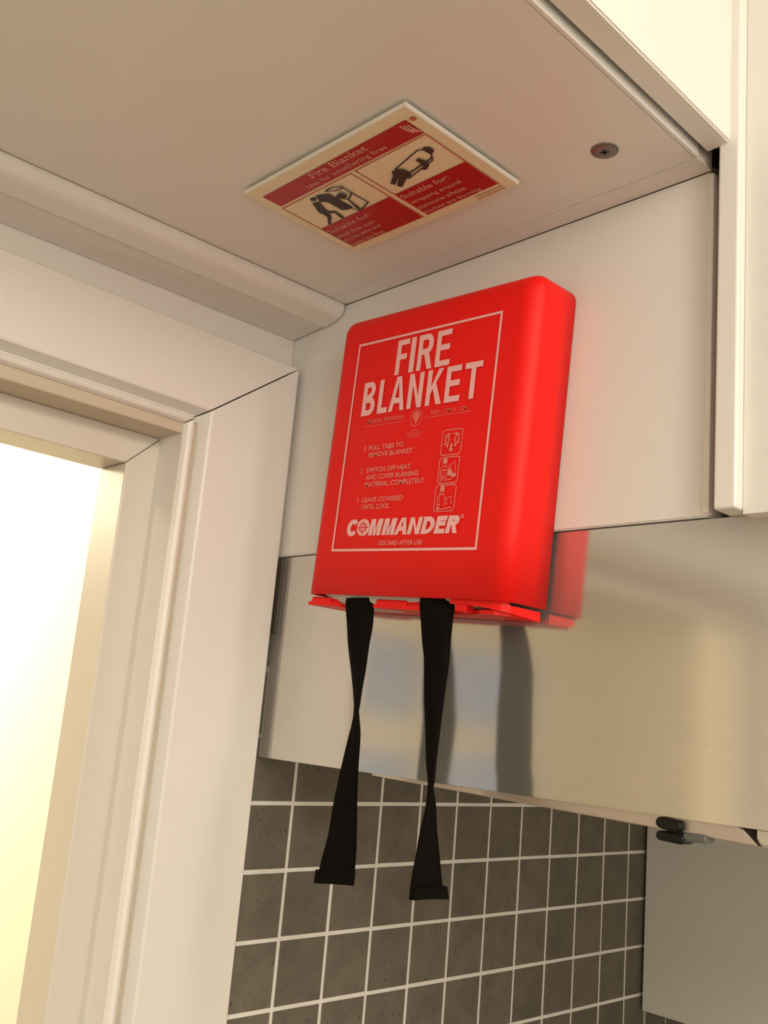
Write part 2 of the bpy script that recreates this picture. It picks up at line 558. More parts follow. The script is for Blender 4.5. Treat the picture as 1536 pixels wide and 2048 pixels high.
# ------------------------------------------------------------------ hood cabinet with its front panel, end panel, neighbour cabinet
YP = -0.9
hc = empty('extractor_cabinet', P(0.0, YP, 2.86))
tag(hc, 'white extractor cabinet with plain front carrying the red case', 'cabinet')
HO = Vector(hc.location)
def hbox(name, lo, hi, mat, par, org, bev=0.0, seg=2): return box(name, lo, hi, mat, par, bev, seg, org)
bm = bmesh.new()
prism(bm, [P(-.14, YP, 7.008) - HO, P(7.565, YP, 7.008) - HO, P(7.59, YP, 2.86) - HO, P(0.0, YP, 2.86) - HO, P(0.0, YP, 6.0) - HO, P(-.14, YP, 6.0) - HO], (0, .32 * U, 0))
bmesh.ops.bevel(bm, geom=[e for e in bm.edges], offset=.0008, segments=2, affect='EDGES')
from_bm('front_panel', bm, LAM, hc)
bm = bmesh.new()
add_box(bm, P(0.02, YP + .36, 2.92) - HO, P(7.40, 10.9, 7.3) - HO)
from_bm('carcass', bm, LAM, hc)
bm = bmesh.new()
add_box(bm, P(7.52, YP - .015, 2.90) - HO, P(7.60, YP + .1, 6.97) - HO)
bevel_all(bm, .0008, 2)
from_bm('edge_banding', bm, EDGE, hc)

ep = bmesh.new()
add_box(ep, P(7.80, -1.2, 2.85), P(8.05, 10.9, 12.9))
bevel_all(ep, .0015, 3)
epo = from_bm('end_panel', ep, LAM)
tag(epo, 'narrow white vertical end panel standing proud of the fronts beside it', 'panel')

rc = empty('wall_cabinet', P(8.08, -0.9, 2.80))
tag(rc, 'white wall cabinet with bright plain door at right edge of photo', 'cabinet')
RO = Vector(rc.location)
bm = bmesh.new(); add_box(bm, P(8.052, -1.05, 2.81) - RO, P(16.5, -.72, 12.8) - RO); bevel_all(bm, .0004, 2)
from_bm('door', bm, LAM, rc)
bm = bmesh.new(); add_box(bm, P(8.056, -.70, 2.88) - RO, P(16.5, 10.9, 12.8) - RO)
from_bm('carcass', bm, LAM, rc)

# ------------------------------------------------------------------ extractor hood
hd = empty('extractor_hood', P(0.1, -0.86, -0.31))
tag(hd, 'brushed stainless steel extractor hood below the white cabinet fronts', 'extractor hood')
DH = Vector(hd.location)
def Hh(x, y, z): return P(x, y, z) - DH
bm = bmesh.new()
prism(bm, [Hh(0.004, -.86, -.315), Hh(12.0, -.86, -.30), Hh(12.0, -.86, 2.845), Hh(.004, -.86, 2.845)], (0, .05 * U, 0))
bmesh.ops.bevel(bm, geom=list(bm.edges), offset=.0005, segments=2, affect='EDGES')
from_bm('steel_front', bm, STEEL, hd)
bm = bmesh.new()
add_box(bm, Hh(.10, -.78, -.25), Hh(11.9, 6.0, 2.83))
from_bm('housing', bm, STEEL2, hd)
bm = bmesh.new()
prism(bm, [Hh(2.6, -.80, -.30), Hh(2.6, -.80, -.345), Hh(5.62, -.80, -.415), Hh(8.13, -.80, -.468), Hh(7.97, -.80, -.325), Hh(7.90, -.80, -.29)], (0, .5 * U, 0))
rail = from_bm('lower_rail', bm, STEEL2, hd)
bv = rail.modifiers.new('bevel', 'BEVEL'); bv.width = .0006; bv.segments = 2
# grease filter seen in the small opening, and the cast corner right of it
for i in range(3):
    bm = bmesh.new()
    z = -.315 - i * .042
    prism(bm, [Hh(7.93, -.60, z), Hh(8.30, -.60, z), Hh(8.30, -.60, z - .016), Hh(7.93, -.60, z - .016)], (0, .2 * U, 0))
    from_bm('filter_slat', bm, STEEL2, hd)
bm = bmesh.new(); add_box(bm, Hh(7.8, -.45, -.47), Hh(9.0, -.3, -.29))
from_bm('filter_backing', bm, BLACK, hd)
bm = bmesh.new()
prism(bm, [Hh(8.105, -.82, -.29), Hh(8.105, -.82, -.40), Hh(8.16, -.82, -.468), Hh(9.4, -.82, -.47), Hh(9.4, -.82, -.29)], (0, .5 * U, 0))
cr = from_bm('corner_bracket', bm, STEEL, hd)
bv = cr.modifiers.new('bevel', 'BEVEL'); bv.width = .0015; bv.segments = 3
def capsule(name, x0, x1, zc0, zc1, h, y, d, mat, par, n=10):
    bm = bmesh.new()
    pts = []
    for i in range(n + 1):
        a = math.pi / 2 + math.pi * i / n
        pts.append(Hh(x0 + h / 2 + h / 2 * math.cos(a), y, zc0 + h / 2 * math.sin(a)))
    for i in range(n + 1):
        a = -math.pi / 2 + math.pi * i / n
        pts.append(Hh(x1 - h / 2 + h / 2 * math.cos(a), y, zc1 + h / 2 * math.sin(a)))
    prism(bm, pts, (0, d * U, 0))
    o = from_bm(name, bm, mat, par)
    b = o.modifiers.new('bevel', 'BEVEL'); b.width = .0012; b.segments = 3; b.limit_method = 'ANGLE'
    return o
capsule('rocker_switch', 7.05, 7.345, -.372, -.386, .115, -.90, .12, BLACK, hd)
capsule('switch_bracket', 7.045, 7.37, -.505, -.515, .10, -.88, .25, BLACK, hd)
capsule('lamp_holder', 7.33, 7.60, -.483, -.478, .085, -.85, .2, GREYP, hd)
# added dark strip, painted as the shaded gap at the hood's upper left end
bm = bmesh.new(); add_box(bm, Hh(.02, -.90, 1.62), Hh(.20, -.862, 2.80)); bevel_all(bm, .0006, 2)
from_bm('gap_shade_strip', bm, BROWN, hd)

# ------------------------------------------------------------------ splashback behind the hob
bm = bmesh.new(); add_box(bm, P(.085, 10.60, -5.44), P(13.5, 10.74, 2.2)); bevel_all(bm, .0006, 2)
sp = from_bm('splashback', bm, SPLASH)
tag(sp, 'plain grey splashback sheet on the back wall below the hood', 'splashback')

# ------------------------------------------------------------------ text helper (built-in font turned into flat mesh)
def text_mesh(body, bold=0.0, res=3, spacing=1.0):
    cu = bpy.data.curves.new('txt', 'FONT')
    cu.body = body
    cu.resolution_u = res
    cu.offset = bold
    cu.space_character = spacing
    cu.fill_mode = 'BOTH' if hasattr(cu, 'fill_mode') and False else cu.fill_mode
    ob = bpy.data.objects.new('txt', cu)
    COL.objects.link(ob)
    dg = bpy.context.evaluated_depsgraph_get()
    dg.update()
    me = bpy.data.meshes.new_from_object(ob.evaluated_get(dg))
    bpy.data.objects.remove(ob)
    bpy.data.curves.remove(cu)
    return me

def text_verts(body, x0, x1, y0, y1, bold=0.0, spacing=1.0, slant=0.0):
    me = text_mesh(body, bold, 3, spacing)
    vs = [v.co.copy() for v in me.vertices]
    fs = [tuple(p.vertices) for p in me.polygons]
    bpy.data.meshes.remove(me)
    ax0, ax1 = min(v.x for v in vs), max(v.x for v in vs)
    ay0, ay1 = min(v.y for v in vs), max(v.y for v in vs)
    out = []
    for v in vs:
        ty = (v.y - ay0) / (ay1 - ay0)
        out.append((x0 + (v.x - ax0) / (ax1 - ax0) * (x1 - x0) + slant * (ty - .5), y0 + ty * (y1 - y0)))
    return out, fs

STEP = 0.0005        # later shapes of one print lie a hair in front of earlier ones
class Flat:
    """collects flat shapes in a 2-D frame, then maps them onto a surface"""
    def __init__(s): s.v, s.f, s.n = [], [], 0
    def add(s, vs, fs):
        s.n += 1
        b = len(s.v); s.v += [(x, y, s.n) for x, y in vs]; s.f += [tuple(i + b for i in f) for f in fs]
    def text(s, *a, **k): s.add(*text_verts(*a, **k))
    def poly(s, pts):
        b = bmesh.new()
        q = [b.verts.new((x, y, 0)) for x, y in pts]
        f = b.faces.new(q)
        f.normal_update()
        bmesh.ops.triangulate(b, faces=[f])
        b.verts.index_update()
        s.add([(v.co.x, v.co.y) for v in b.verts], [tuple(v.index for v in t.verts) for t in b.faces])
        b.free()
    def stroke(s, pts, w, closed=False):
        n = len(pts)
        for i in range(n if closed else n - 1):
            a, b = Vector(pts[i]), Vector(pts[(i + 1) % n])
            d = (b - a)
            if d.length < 1e-9: continue
            d.normalize(); nn = Vector((-d.y, d.x)) * w / 2; e = d * w * .5
            s.add([tuple(a - e + nn), tuple(a - e - nn), tuple(b + e - nn), tuple(b + e + nn)], [(0, 1, 2, 3)])
    def ring(s, c, rx, ry, w, n=28):
        vs, fs = [], []
        for i in range(n):
            a = 2 * math.pi * i / n
            vs += [(c[0] + rx * math.cos(a), c[1] + ry * math.sin(a)), (c[0] + (rx - w) * math.cos(a), c[1] + (ry - w) * math.sin(a))]
        for i in range(n):
            j = (i + 1) % n
            fs.append((2 * i, 2 * j, 2 * j + 1, 2 * i + 1))
        s.add(vs, fs)
    def disc(s, c, rx, ry, n=20, rot=0.0):
        s.poly([(c[0] + rx * math.cos(2 * math.pi * i / n) * math.cos(rot) - ry * math.sin(2 * math.pi * i / n) * math.sin(rot),
                 c[1] + rx * math.cos(2 * math.pi * i / n) * math.sin(rot) + ry * math.sin(2 * math.pi * i / n) * math.cos(rot)) for i in range(n)])
    def rrect(s, pts, r, w, n=4):
        x0, y0, x1, y1 = pts
        out = []
        for cx, cy, a0 in ((x1 - r, y1 - r, 0), (x0 + r, y1 - r, 90), (x0 + r, y0 + r, 180), (x1 - r, y0 + r, 270)):
            for i in range(n + 1):
                a = math.radians(a0 + 90 * i / n)
                out.append((cx + r * math.cos(a), cy + r * math.sin(a)))
        s.stroke(out, w, True)
    def build(s, name, fn, mat, parent):
        me = bpy.data.meshes.new(name)
        me.from_pydata([tuple(fn(x, y, n * STEP)) for x, y, n in s.v], [], s.f)
        me.update()
        return link(name, me, mat, parent)

# heavy grotesque capitals, drawn as polygons in a unit box
def arc(cx, cy, rx, ry, a0, a1, n=10):
    return [(cx + rx * math.cos(math.radians(a0 + (a1 - a0) * i / n)), cy + ry * math.sin(math.radians(a0 + (a1 - a0) * i / n))) for i in range(n + 1)]
def band(outer, inner): return outer + inner[::-1]
def glyph(ch, u, v):
    """u = stem width, v = bar height, both as a share of the letter box"""
    if ch == 'I': return [[(0, 0), (1, 0), (1, 1), (0, 1)]]
    if ch == 'F': return [[(0, 0), (u, 0), (u, .43), (.88, .43), (.88, .43 + v), (u, .43 + v), (u, 1 - v), (1, 1 - v), (1, 1), (0, 1)]]
    if ch == 'E': return [[(0, 0), (1, 0), (1, v), (u, v), (u, .44), (.92, .44), (.92, .44 + v), (u, .44 + v), (u, 1 - v), (.97, 1 - v), (.97, 1), (0, 1)]]
    if ch == 'L': return [[(0, 0), (1, 0), (1, v), (u, v), (u, 1), (0, 1)]]
    if ch == 'T': return [[(.5 - u / 2, 0), (.5 + u / 2, 0), (.5 + u / 2, 1 - v), (1, 1 - v), (1, 1), (0, 1), (0, 1 - v), (.5 - u / 2, 1 - v)]]
    if ch == 'N': return [[(0, 0), (u, 0), (u, .66), (1 - u, 0), (1, 0), (1, 1), (1 - u, 1), (1 - u, .34), (u, 1), (0, 1)]]
    if ch == 'M': return [[(0, 0), (u, 0), (u, .74), (.5 - u * .36, 0), (.5 + u * .36, 0), (1 - u, .74), (1 - u, 0), (1, 0), (1, 1), (1 - u * 1.25, 1), (.5, .34), (u * 1.25, 1), (0, 1)]]
    if ch == 'K': return [[(0, 0), (u, 0), (u, .30), (.40, .47), (1 - u * 1.05, 0), (1.04, 0), (.58, .62), (1, 1), (1 - u * 1.1, 1), (u, .52), (u, 1), (0, 1)]]
    if ch == 'A': return [[(0, 0), (u * .98, 0), (.31, .22), (.69, .22), (1 - u * .98, 0), (1, 0), (.5 + u * .58, 1), (.5 - u * .58, 1)], 'hole', [(.355, .22 + v), (.645, .22 + v), (.5, .80)]]
    if ch == 'R':
        o = [(u, 1)] + arc(.60, .715, .38, .285, 90, -90) + [(u, .43)]
        i = [(u, 1 - v)] + arc(.56, .715, .38 - u * .92, .285 - v, 90, -90) + [(u, .43 + v)]
        return [[(0, 0), (u, 0), (u, 1), (0, 1)], band(o, i), [(.42, .45), (1 - u * 1.05, 0), (1.02, 0), (.74, .46)]]
    if ch == 'B':
        o1 = [(u, 1)] + arc(.56, .755, .37, .245, 90, -90) + [(u, .51)]
        i1 = [(u, 1 - v)] + arc(.54, .755, .37 - u * .95, .245 - v, 90, -90) + [(u, .51 + v * .5)]
        o2 = [(u, .54)] + arc(.58, .27, .42, .27, 90, -90) + [(u, 0)]
        i2 = [(u, .54 - v)] + arc(.56, .27, .42 - u * .95, .27 - v, 90, -90) + [(u, v)]
        return [[(0, 0), (u, 0), (u, 1), (0, 1)], band(o1, i1), band(o2, i2)]
    if ch == 'D':
        o = [(u, 1)] + arc(.42, .5, .58, .5, 90, -90, 16) + [(u, 0)]
        i = [(u, 1 - v)] + arc(.42, .5, .58 - u, .5 - v, 90, -90, 16) + [(u, v)]
        return [[(0, 0), (u, 0), (u, 1), (0, 1)], band(o, i)]
    if ch == 'C':
        return [band(arc(.5, .5, .5, .5, 38, 322, 24), arc(.5, .5, .5 - u, .5 - v, 32, 328, 24))]
def block(f, letters, y0, y1, stem, bar, slant=0.0):
    """letters: (character, x0, x1); slant shears the top to the right"""
    for ch, x0, x1 in letters:
        polys = glyph(ch, stem / (x1 - x0), bar / (y1 - y0))
        m = lambda p: (x0 + p[0] * (x1 - x0) + slant * (p[1] - .5), y0 + p[1] * (y1 - y0))
        if 'hole' in polys:
            o, h = polys[0], polys[2]
            # crossbar letter A: two legs, bar
            f.poly([m(p) for p in (o[0], o[1], (.5 - .005, h[2][1] + .02), (.5, 1), o[7])])
            f.poly([m(p) for p in (o[4], o[5], o[6], (.5, 1), (.5 + .005, h[2][1] + .02))])
            f.poly([m(p) for p in ((.27, .22), (.73, .22), (.68, .22 + bar / (y1 - y0)), (.32, .22 + bar / (y1 - y0)))])
        else:
            for p_ in polys: f.poly([m(p) for p in p_])

# ------------------------------------------------------------------ fire blanket case
TH = math.radians(3.2034)
ctr = P(3.775, -0.9, 4.115)
H0 = 2.28
base = ctr + Vector((-H0 * U * math.sin(TH), 0, -H0 * U * math.cos(TH)))
case = empty('fire_blanket_case', base, (0, TH, 0))
tag(case, 'red plastic fire blanket case with white lettering fixed to white cabinet front', 'fire blanket case')
def L(x, d, z): return Vector((x * U, -d * U, (z + H0) * U))      # x across, d out from the cabinet, z up

DEP = 0.80
def outline(inset):
    """open outline (bottom left, over the top, bottom right) of the front, pulled in by inset"""
    x0, x1, z0, z1, r = -1.845 + inset, 1.865 - inset, -2.13, 2.0 - inset, max(.02, .20 - inset * .5)
    pts = [(x0, z0), (x0, z0 + .9), (x0, .4), (x0, 1.3)]
    pts += [(x0 + r - r * math.cos(a), z1 - r + r * math.sin(a)) for a in [math.pi / 2 * i / 6 for i in range(7)]]
    pts += [(x1 - r + r * math.sin(a), z1 - r + r * math.cos(a)) for a in [math.pi / 2 * i / 6 for i in range(7)]]
    pts += [(x1, 1.3), (x1, .4), (x1, z0 + .9), (x1, z0)]
    return pts
bm = bmesh.new()
loops = []
RF = .25
for d, ins in [(.02, 0.0), (.30, 0.0), (DEP - RF, 0.0)] + [(DEP - RF + RF * math.sin(a), RF * (1 - math.cos(a))) for a in [math.pi / 2 * i / 8 for i in range(1, 9)]]:
    loops.append([bm.verts.new(L(x, d, z)) for x, z in outline(ins)])
for a, b in zip(loops, loops[1:]):
    for i in range(len(a) - 1):
        bm.faces.new((a[i], a[i + 1], b[i + 1], b[i]))
bm.faces.new(loops[-1])
shell = from_bm('shell', bm, RED, case, True)
so = shell.modifiers.new('thickness', 'SOLIDIFY'); so.thickness = .0022; so.offset = -1

# bottom closure: plate with a cut-out, and the latch tabs
bm = bmesh.new()
pl = [(-1.80, .02), (-1.80, .72), (-1.22, .72), (-1.15, .52), (-.48, .52), (-.42, .74), (.44, .74), (.50, .50), (1.10, .50), (1.40, .68), (1.62, .69), (1.76, .55), (1.78, .02)]
prism(bm, [L(x, d, -2.285) for x, d in pl], (0, 0, .05 * U))
from_bm('bottom_plate', bm, RED, case)
for x0, x1, z1 in ((-1.74, -1.34, -2.165), (-.40, .16, -2.165), (1.02, 1.20, -2.06)):
    bm = bmesh.new(); add_box(bm, L(x0, .55, -2.28), L(x1, DEP - .075, z1)); bevel_all(bm, .0012, 3)
    from_bm('latch_tab', bm, RED, case)
for x0, x1 in ((-1.345, -1.22), (.16, .46)):
    bm = bmesh.new(); add_box(bm, L(x0, .52, -2.28), L(x1, DEP - .12, -2.165)); bevel_all(bm, .001, 2)
    from_bm('latch_tab', bm, RED, case)
# right hand lower lip, bowed along its lower edge
bm = bmesh.new()
path = [(.95, .745, -2.185), (1.15, .745, -2.185), (1.30, .745, -2.195), (1.45, .742, -2.21), (1.60, .735, -2.225), (1.72, .69, -2.24), (1.795, .60, -2.25), (1.81, .52, -2.26), (1.81, .05, -2.285)]
secs = []
for q, (x, d, z) in enumerate(path):
    a, b = Vector(path[max(0, q - 1)][:2]), Vector(path[min(len(path) - 1, q + 1)][:2])
    t = (b - a).normalized(); nx, nd = t.y * .045, -t.x * .045
    zt = -2.06 if q < 6 else -2.165
    secs.append([L(x, d, z), L(x, d, zt), L(x + nx, d + nd, zt), L(x + nx, d + nd, z)])
sweep(bm, secs)
from_bm('lower_lip', bm, RED, case)

def onface(x, y, e=0.0): return L(x, DEP + .006 + e, y)
# border line
f = Flat(); f.stroke([(-1.33, 1.51), (1.33, 1.51), (1.33, -1.515), (-1.33, -1.515)], .033, True); f.build('border_line', onface, PRINT, case)
f = Flat()
def spread(word, spans, x0, x1): return [(c, x0 + a * (x1 - x0), x0 + b * (x1 - x0)) for c, (a, b) in zip(word, spans)]
block(f, spread('FIRE', [(0, .225), (.262, .352), (.408, .685), (.742, 1)], -.515, .515), .938, 1.445, .080, .080)
block(f, spread('BLANKET', [(0, .118), (.148, .235), (.25, .388), (.412, .535), (.568, .695), (.722, .842), (.866, 1)], -1.103, 1.123), .412, .905, .080, .080)
f.build('title_lettering', onface, PRINT, case)
f = Flat()
f.text('MODEL: BFR2424A', -.935, -.22, .285, .345, bold=.012)
f.text('SIZE: 1.2M X 1.2M', .282, .92, .28, .335, bold=.012)
f.stroke([(-1.01, .246), (-.16, .246)], .008); f.stroke([(.206, .250), (.993, .252)], .009)
f.build('model_lettering', onface, PRINTF, case)
f = Flat()
f.ring((.025, .27), .108, .122, .012)
f.poly([(-.045, .30), (-.02, .35), (.025, .362), (.07, .35), (.095, .30), (.06, .24), (.025, .175), (-.01, .24)])
f.text('KM 00000', -.03, .09, .085, .108, bold=.01); f.text('BS EN 1869 TESTED', -.125, .175, .045, .07, bold=.01); f.text('FIRE BLANKET', -.085, .135, .005, .03, bold=.01)
f.build('approval_mark', onface, PRINTF, case)
PRINTM = mat_plain('mid_print', (0.82, 0.25, 0.21), 0.5, 0.03, 300)
f = Flat()
f.text('1', -.93, -.908, -.112, -.046, bold=.01); f.text('PULL TABS TO', -.84, -.158, -.112, -.042, bold=.02); f.text('REMOVE BLANKET', -.832, .035, -.212, -.142, bold=.02)
f.build('instruction_lettering', onface, PRINTM, case)
f = Flat()
f.text('2', -.952, -.912, -.43, -.362, bold=.01); f.text('SWITCH OFF HEAT', -.83, .03, -.430, -.360, bold=.02); f.text('AND COVER BURNING', -.823, .188, -.532, -.462, bold=.02); f.text('MATERIAL COMPLETELY', -.822, .322, -.635, -.565, bold=.02)
f.build('instruction_lettering', onface, PRINTM, case)
f = Flat()
f.text('3', -.955, -.915, -.85, -.782, bold=.01); f.text('LEAVE COVERED', -.843, -.038, -.852, -.782, bold=.02); f.text('UNTIL COOL', -.835, -.28, -.950, -.880, bold=.02)
f.build('instruction_lettering', onface, PRINTM, case)
f = Flat()
f.text('DISCARD AFTER USE', -.395, .412, -1.455, -1.392, bold=.02)
f.build('instruction_lettering', onface, PRINTM, case)
f = Flat()
block(f, [('C', -1.078, -.845)], -1.322, -1.084, .078, .062, .03)
f.disc((-.745, -1.203), .128, .119, 26)
block(f, [('M', -.625, -.375), ('M', -.345, -.095), ('A', -.090, .155), ('N', .165, .395), ('D', .425, .645), ('E', .670, .880), ('R', .795 + .11, 1.13)][:0] +
      [('M', -.610, -.375), ('M', -.345, -.110), ('A', -.105, .130), ('N', .140, .360), ('D', .385, .600), ('E', .620, .800), ('R', .815, 1.015)], -1.318, -1.092, .072, .060, .045)
f.ring((1.06, -1.108), .026, .024, .008, 16)
f.build('maker_lettering', onface, PRINT, case)
f = Flat()
f.ring((-.745, -1.205), .072, .066, .012); f.stroke([(-.86, -1.205), (-.63, -1.205)], .010); f.stroke([(-.745, -1.31), (-.745, -1.10)], .010)
for dx in (-.04, .04): f.stroke([(-.745 + dx, -1.26), (-.745 + dx * 1.4, -1.205), (-.745 + dx, -1.15)], .008)
f.build('crosshair_mark', lambda x, y, e=0.0: L(x, DEP + .014 + e, y), RED, case)
# three pictograms
def picto(x0, y0, x1, y1, draw):
    q = Flat(); q.rrect((x0, y0, x1, y1), .05, .012)
    w, h = x1 - x0, y1 - y0
    draw(q, lambda a, b: (x0 + a * w, y0 + b * h))
    q.build('pictogram', onface, PRINTM, case)
def pic1(q, m):
    for cx, s in ((.28, 1), (.76, -1)):
        q.ring(m(cx, .60), .045, .062, .010, 18); q.ring(m(cx, .60), .026, .040, .008, 14)
        q.disc(m(cx + .04 * s, .80), .022, .018, 10); q.disc(m(cx + .04 * s, .36), .020, .02, 10)
        q.stroke([m(cx - .18 * s, .45), m(cx - .06 * s, .42)], .008); q.stroke([m(cx - .16 * s, .74), m(cx, .82)], .008)
    q.stroke([m(.34, .82), m(.70, .83)], .006)
    q.poly([m(.48, .44), m(.58, .44), m(.58, .24), m(.66, .24), m(.53, .10), m(.40, .24), m(.48, .24)])
def pic2(q, m):
    q.disc(m(.30, .86), .043, .04, 16); q.ring(m(.29, .75), .036, .04, .008, 14)
    q.stroke([m(.16, .06), m(.10, .40), m(.14, .58), m(.26, .66), m(.40, .60), m(.60, .66), m(.80, .80)], .009)
    q.stroke([m(.24, .50), m(.44, .50), m(.58, .58)], .009); q.stroke([m(.80, .80), m(.86, .55), m(.84, .36)], .007)
    q.ring(m(.27, .38), .035, .05, .008, 12); q.stroke([m(.22, .08), m(.26, .24), m(.34, .10), m(.40, .26)], .008)
    q.poly([m(.46, .36), m(.52, .50), m(.62, .56), m(.72, .44), m(.76, .32), m(.62, .26), m(.50, .28)])
    q.disc(m(.82, .28), .045, .028, 14); q.stroke([m(.44, .10), m(.72, .14), m(.74, .20)], .011); q.stroke([m(.48, .16), m(.44, .26)], .010)
def pic3(q, m):
    q.disc(m(.34, .86), .043, .04, 16); q.ring(m(.33, .76), .036, .04, .008, 14)
    q.stroke([m(.16, .06), m(.14, .52), m(.24, .64), m(.42, .64), m(.54, .48), m(.52, .20)], .009)
    q.stroke([m(.24, .60), m(.26, .34)], .006); q.stroke([m(.52, .50), m(.72, .50), m(.88, .54)], .008)
    q.stroke([m(.62, .46), m(.60, .28), m(.66, .26)], .008); q.stroke([m(.82, .44), m(.84, .30), m(.90, .28)], .009)
    q.stroke([m(.18, .26), m(.30, .26), m(.20, .06)], .011); q.poly([m(.16, .05), m(.24, .18), m(.36, .06)]); q.stroke([m(.36, .07), m(.90, .12)], .011)
picto(.557, -.300, .905, .037, pic1)
picto(.560, -.670, .905, -.326, pic2)
picto(.552, -1.033, .902, -.692, pic3)

# ------------------------------------------------------------------ the blanket folded in the case, with its two pull straps
bk = empty('folded_fire_blanket', P(3.6, -1.3, 2.0))
tag(bk, 'off-white folded fire blanket inside the red case, black pull straps hanging out', 'fire blanket')
BO = Vector(bk.location)
bm = bmesh.new()
loc = lambda x, d, z: case.matrix_basis @ L(x, d, z) - BO
secs = []
case_m = Matrix.Translation(base) @ Matrix.Rotation(TH, 4, 'Y')
def loc(x, d, z): return case_m @ L(x, d, z) - BO
for i in range(13):
    x = -1.62 + 3.1 * i / 12
    sag = -.09 * math.exp(-((x + .55) / 1.0) ** 2) + (.10 if i in (0, 12) else 0)
    ring = []
    for k_ in range(17):
        a = math.pi + math.pi * k_ / 16
        ring.append(loc(x, .42 - .27 * math.cos(a), -2.10 + sag + .11 * math.sin(a)))
    ring += [loc(x, .15, 1.4), loc(x, .69, 1.4)]
    secs.append(ring)
# keep ring order consistent
secs = [r[:17] + [r[18], r[17]] if (r[16] - r[18]).length < (r[16] - r[17]).length else r for r in secs]
sweep(bm, secs)
from_bm('folded_cloth', bm, FAB, bk, True)

# (x, z, apparent width, y) down each strap; the sign of the width flips where the webbing turns over
S1 = [(2.913, 2.002, 0.38, -1.6), (2.915, 1.919, 0.379, -1.61), (2.994, 1.629, 0.335, -1.646), (3.015, 1.36, 0.266, -1.66), (3.055, 1.031, 0.178, -1.66), (3.074, 0.771, 0.102, -1.66), (3.112, 0.508, 0.02, -1.66), (3.104, 0.201, -0.101, -1.66), (3.063, -0.226, -0.173, -1.66), (3.043, -0.69, -0.263, -1.66), (3.05, -1.076, -0.325, -1.66), (3.016, -1.44, -0.426, -1.66), (3.01, -1.658, -0.462, -1.66)]
S2 = [(4.342, 1.962, 0.413, -1.6), (4.346, 1.885, 0.405, -1.61), (4.399, 1.618, 0.352, -1.646), (4.429, 1.37, 0.301, -1.66), (4.456, 1.188, 0.263, -1.66), (4.456, 0.706, 0.188, -1.66), (4.47, 0.334, 0.126, -1.66), (4.482, -0.033, 0.069, -1.66), (4.517, -0.209, 0.02, -1.66), (4.534, -0.51, -0.1, -1.66), (4.525, -0.805, -0.182, -1.66), (4.544, -1.099, -0.268, -1.66), (4.557, -1.373, -0.348, -1.66), (4.584, -1.549, -0.392, -1.66)]
pdir = Vector((.703, .711, 0)); vdir = Vector((-.711, .703, 0))
def strap(S, hem_z, hem_sh):
    SW = .47
    bm = bmesh.new()
    rows = []
    # resample with smooth interpolation of position and half-turn angle
    ang = [math.acos(max(-1, min(1, s[2] / SW))) for s in S]
    nsub = 4
    pts = []
    for i in range(len(S) - 1):
        for j in range(nsub):
            t = j / nsub
            pts.append((S[i][0] * (1 - t) + S[i + 1][0] * t, S[i][1] * (1 - t) + S[i + 1][1] * t, ang[i] * (1 - t) + ang[i + 1] * t, S[i][3] * (1 - t) + S[i + 1][3] * t))
    pts.append((S[-1][0], S[-1][1], ang[-1], S[-1][3]))
    sm = [pts[0]] + [tuple((pts[i - 1][q] + 2 * pts[i][q] + pts[i + 1][q]) / 4 for q in range(4)) for i in range(1, len(pts) - 1)] + [pts[-1]]
    T = .020 * U
    def ringat(x, z, a, y, w, th, sh=0.0):
        c = P(x, y, z) - BO
        h = (pdir * math.cos(a) - vdir * math.sin(a))
        n = Vector((0, 0, 1)).cross(h)
        c = c + h * sh * U
        curl = .03 * U
        r = []
        for q in (-1, -.5, 0, .5, 1):
            r.append(c + h * (q * w / 2 * U) + n * (th / 2 + curl * (q * q - .5)))
        for q in (1, .5, 0, -.5, -1):
            r.append(c + h * (q * w / 2 * U) + n * (-th / 2 + curl * (q * q - .5)))
        return r
    sweep(bm, [ringat(x, z, a, y, SW, 2 * T) for x, z, a, y in sm])
    st = from_bm('pull_strap', bm, WEB, bk, True)
    # stitched hem folded back at the end
    hem = [q for q in sm if q[1] <= hem_z]
    bm = bmesh.new()
    rings = [ringat(x, z, a, y, SW + .035, 4.5 * T, hem_sh) for x, z, a, y in hem]
    sweep(bm, rings)
    from_bm('hem', bm, WEB, st, False)
strap(S1, -1.477, .02)
strap(S2, -1.402, -.035)

# ------------------------------------------------------------------ sign on the underside of the over-door cabinet
sgx, sgy0, sgy1, sgz = 2.735, -2.14, -4.125, 6.925
sg = empty('safety_sign', P((sgx + 5.70) / 2, (sgy0 + sgy1) / 2, sgz))
tag(sg, 'cream and red fire blanket safety sign stuck flat to the white underside', 'sign')
SO = Vector(sg.location)
KX, KY = (5.70 - sgx) / 150, (sgy1 - sgy0) / 100
def G(x, y, d=0.0): return P(sgx + x * KX, sgy0 + y * KY, sgz - d) - SO
bm = bmesh.new()
prism(bm, [G(0, 0), G(150, 0), G(150, 100), G(0, 100)], (0, 0, .055 * U))
bmesh.ops.bevel(bm, geom=list(bm.edges), offset=.0003, segments=2, affect='EDGES')
pb = from_bm('plate', bm, SIGNE, sg)
bm = bmesh.new()
prism(bm, [G(.6, .6), G(149.4, .6), G(149.4, 99.4), G(.6, 99.4)], (0, 0, -.004 * U))
from_bm('printed_face', bm, SIGNW, sg)
for x, y in ((20, 20), (130, 20), (20, 80), (130, 80)):
    bm = bmesh.new()
    prism(bm, [G(x - 8, y - 8, -.05), G(x + 8, y - 8, -.05), G(x + 8, y + 8, -.05), G(x - 8, y + 8, -.05)], (0, 0, .036 * U))
    from_bm('adhesive_pad', bm, SIGNE, sg)
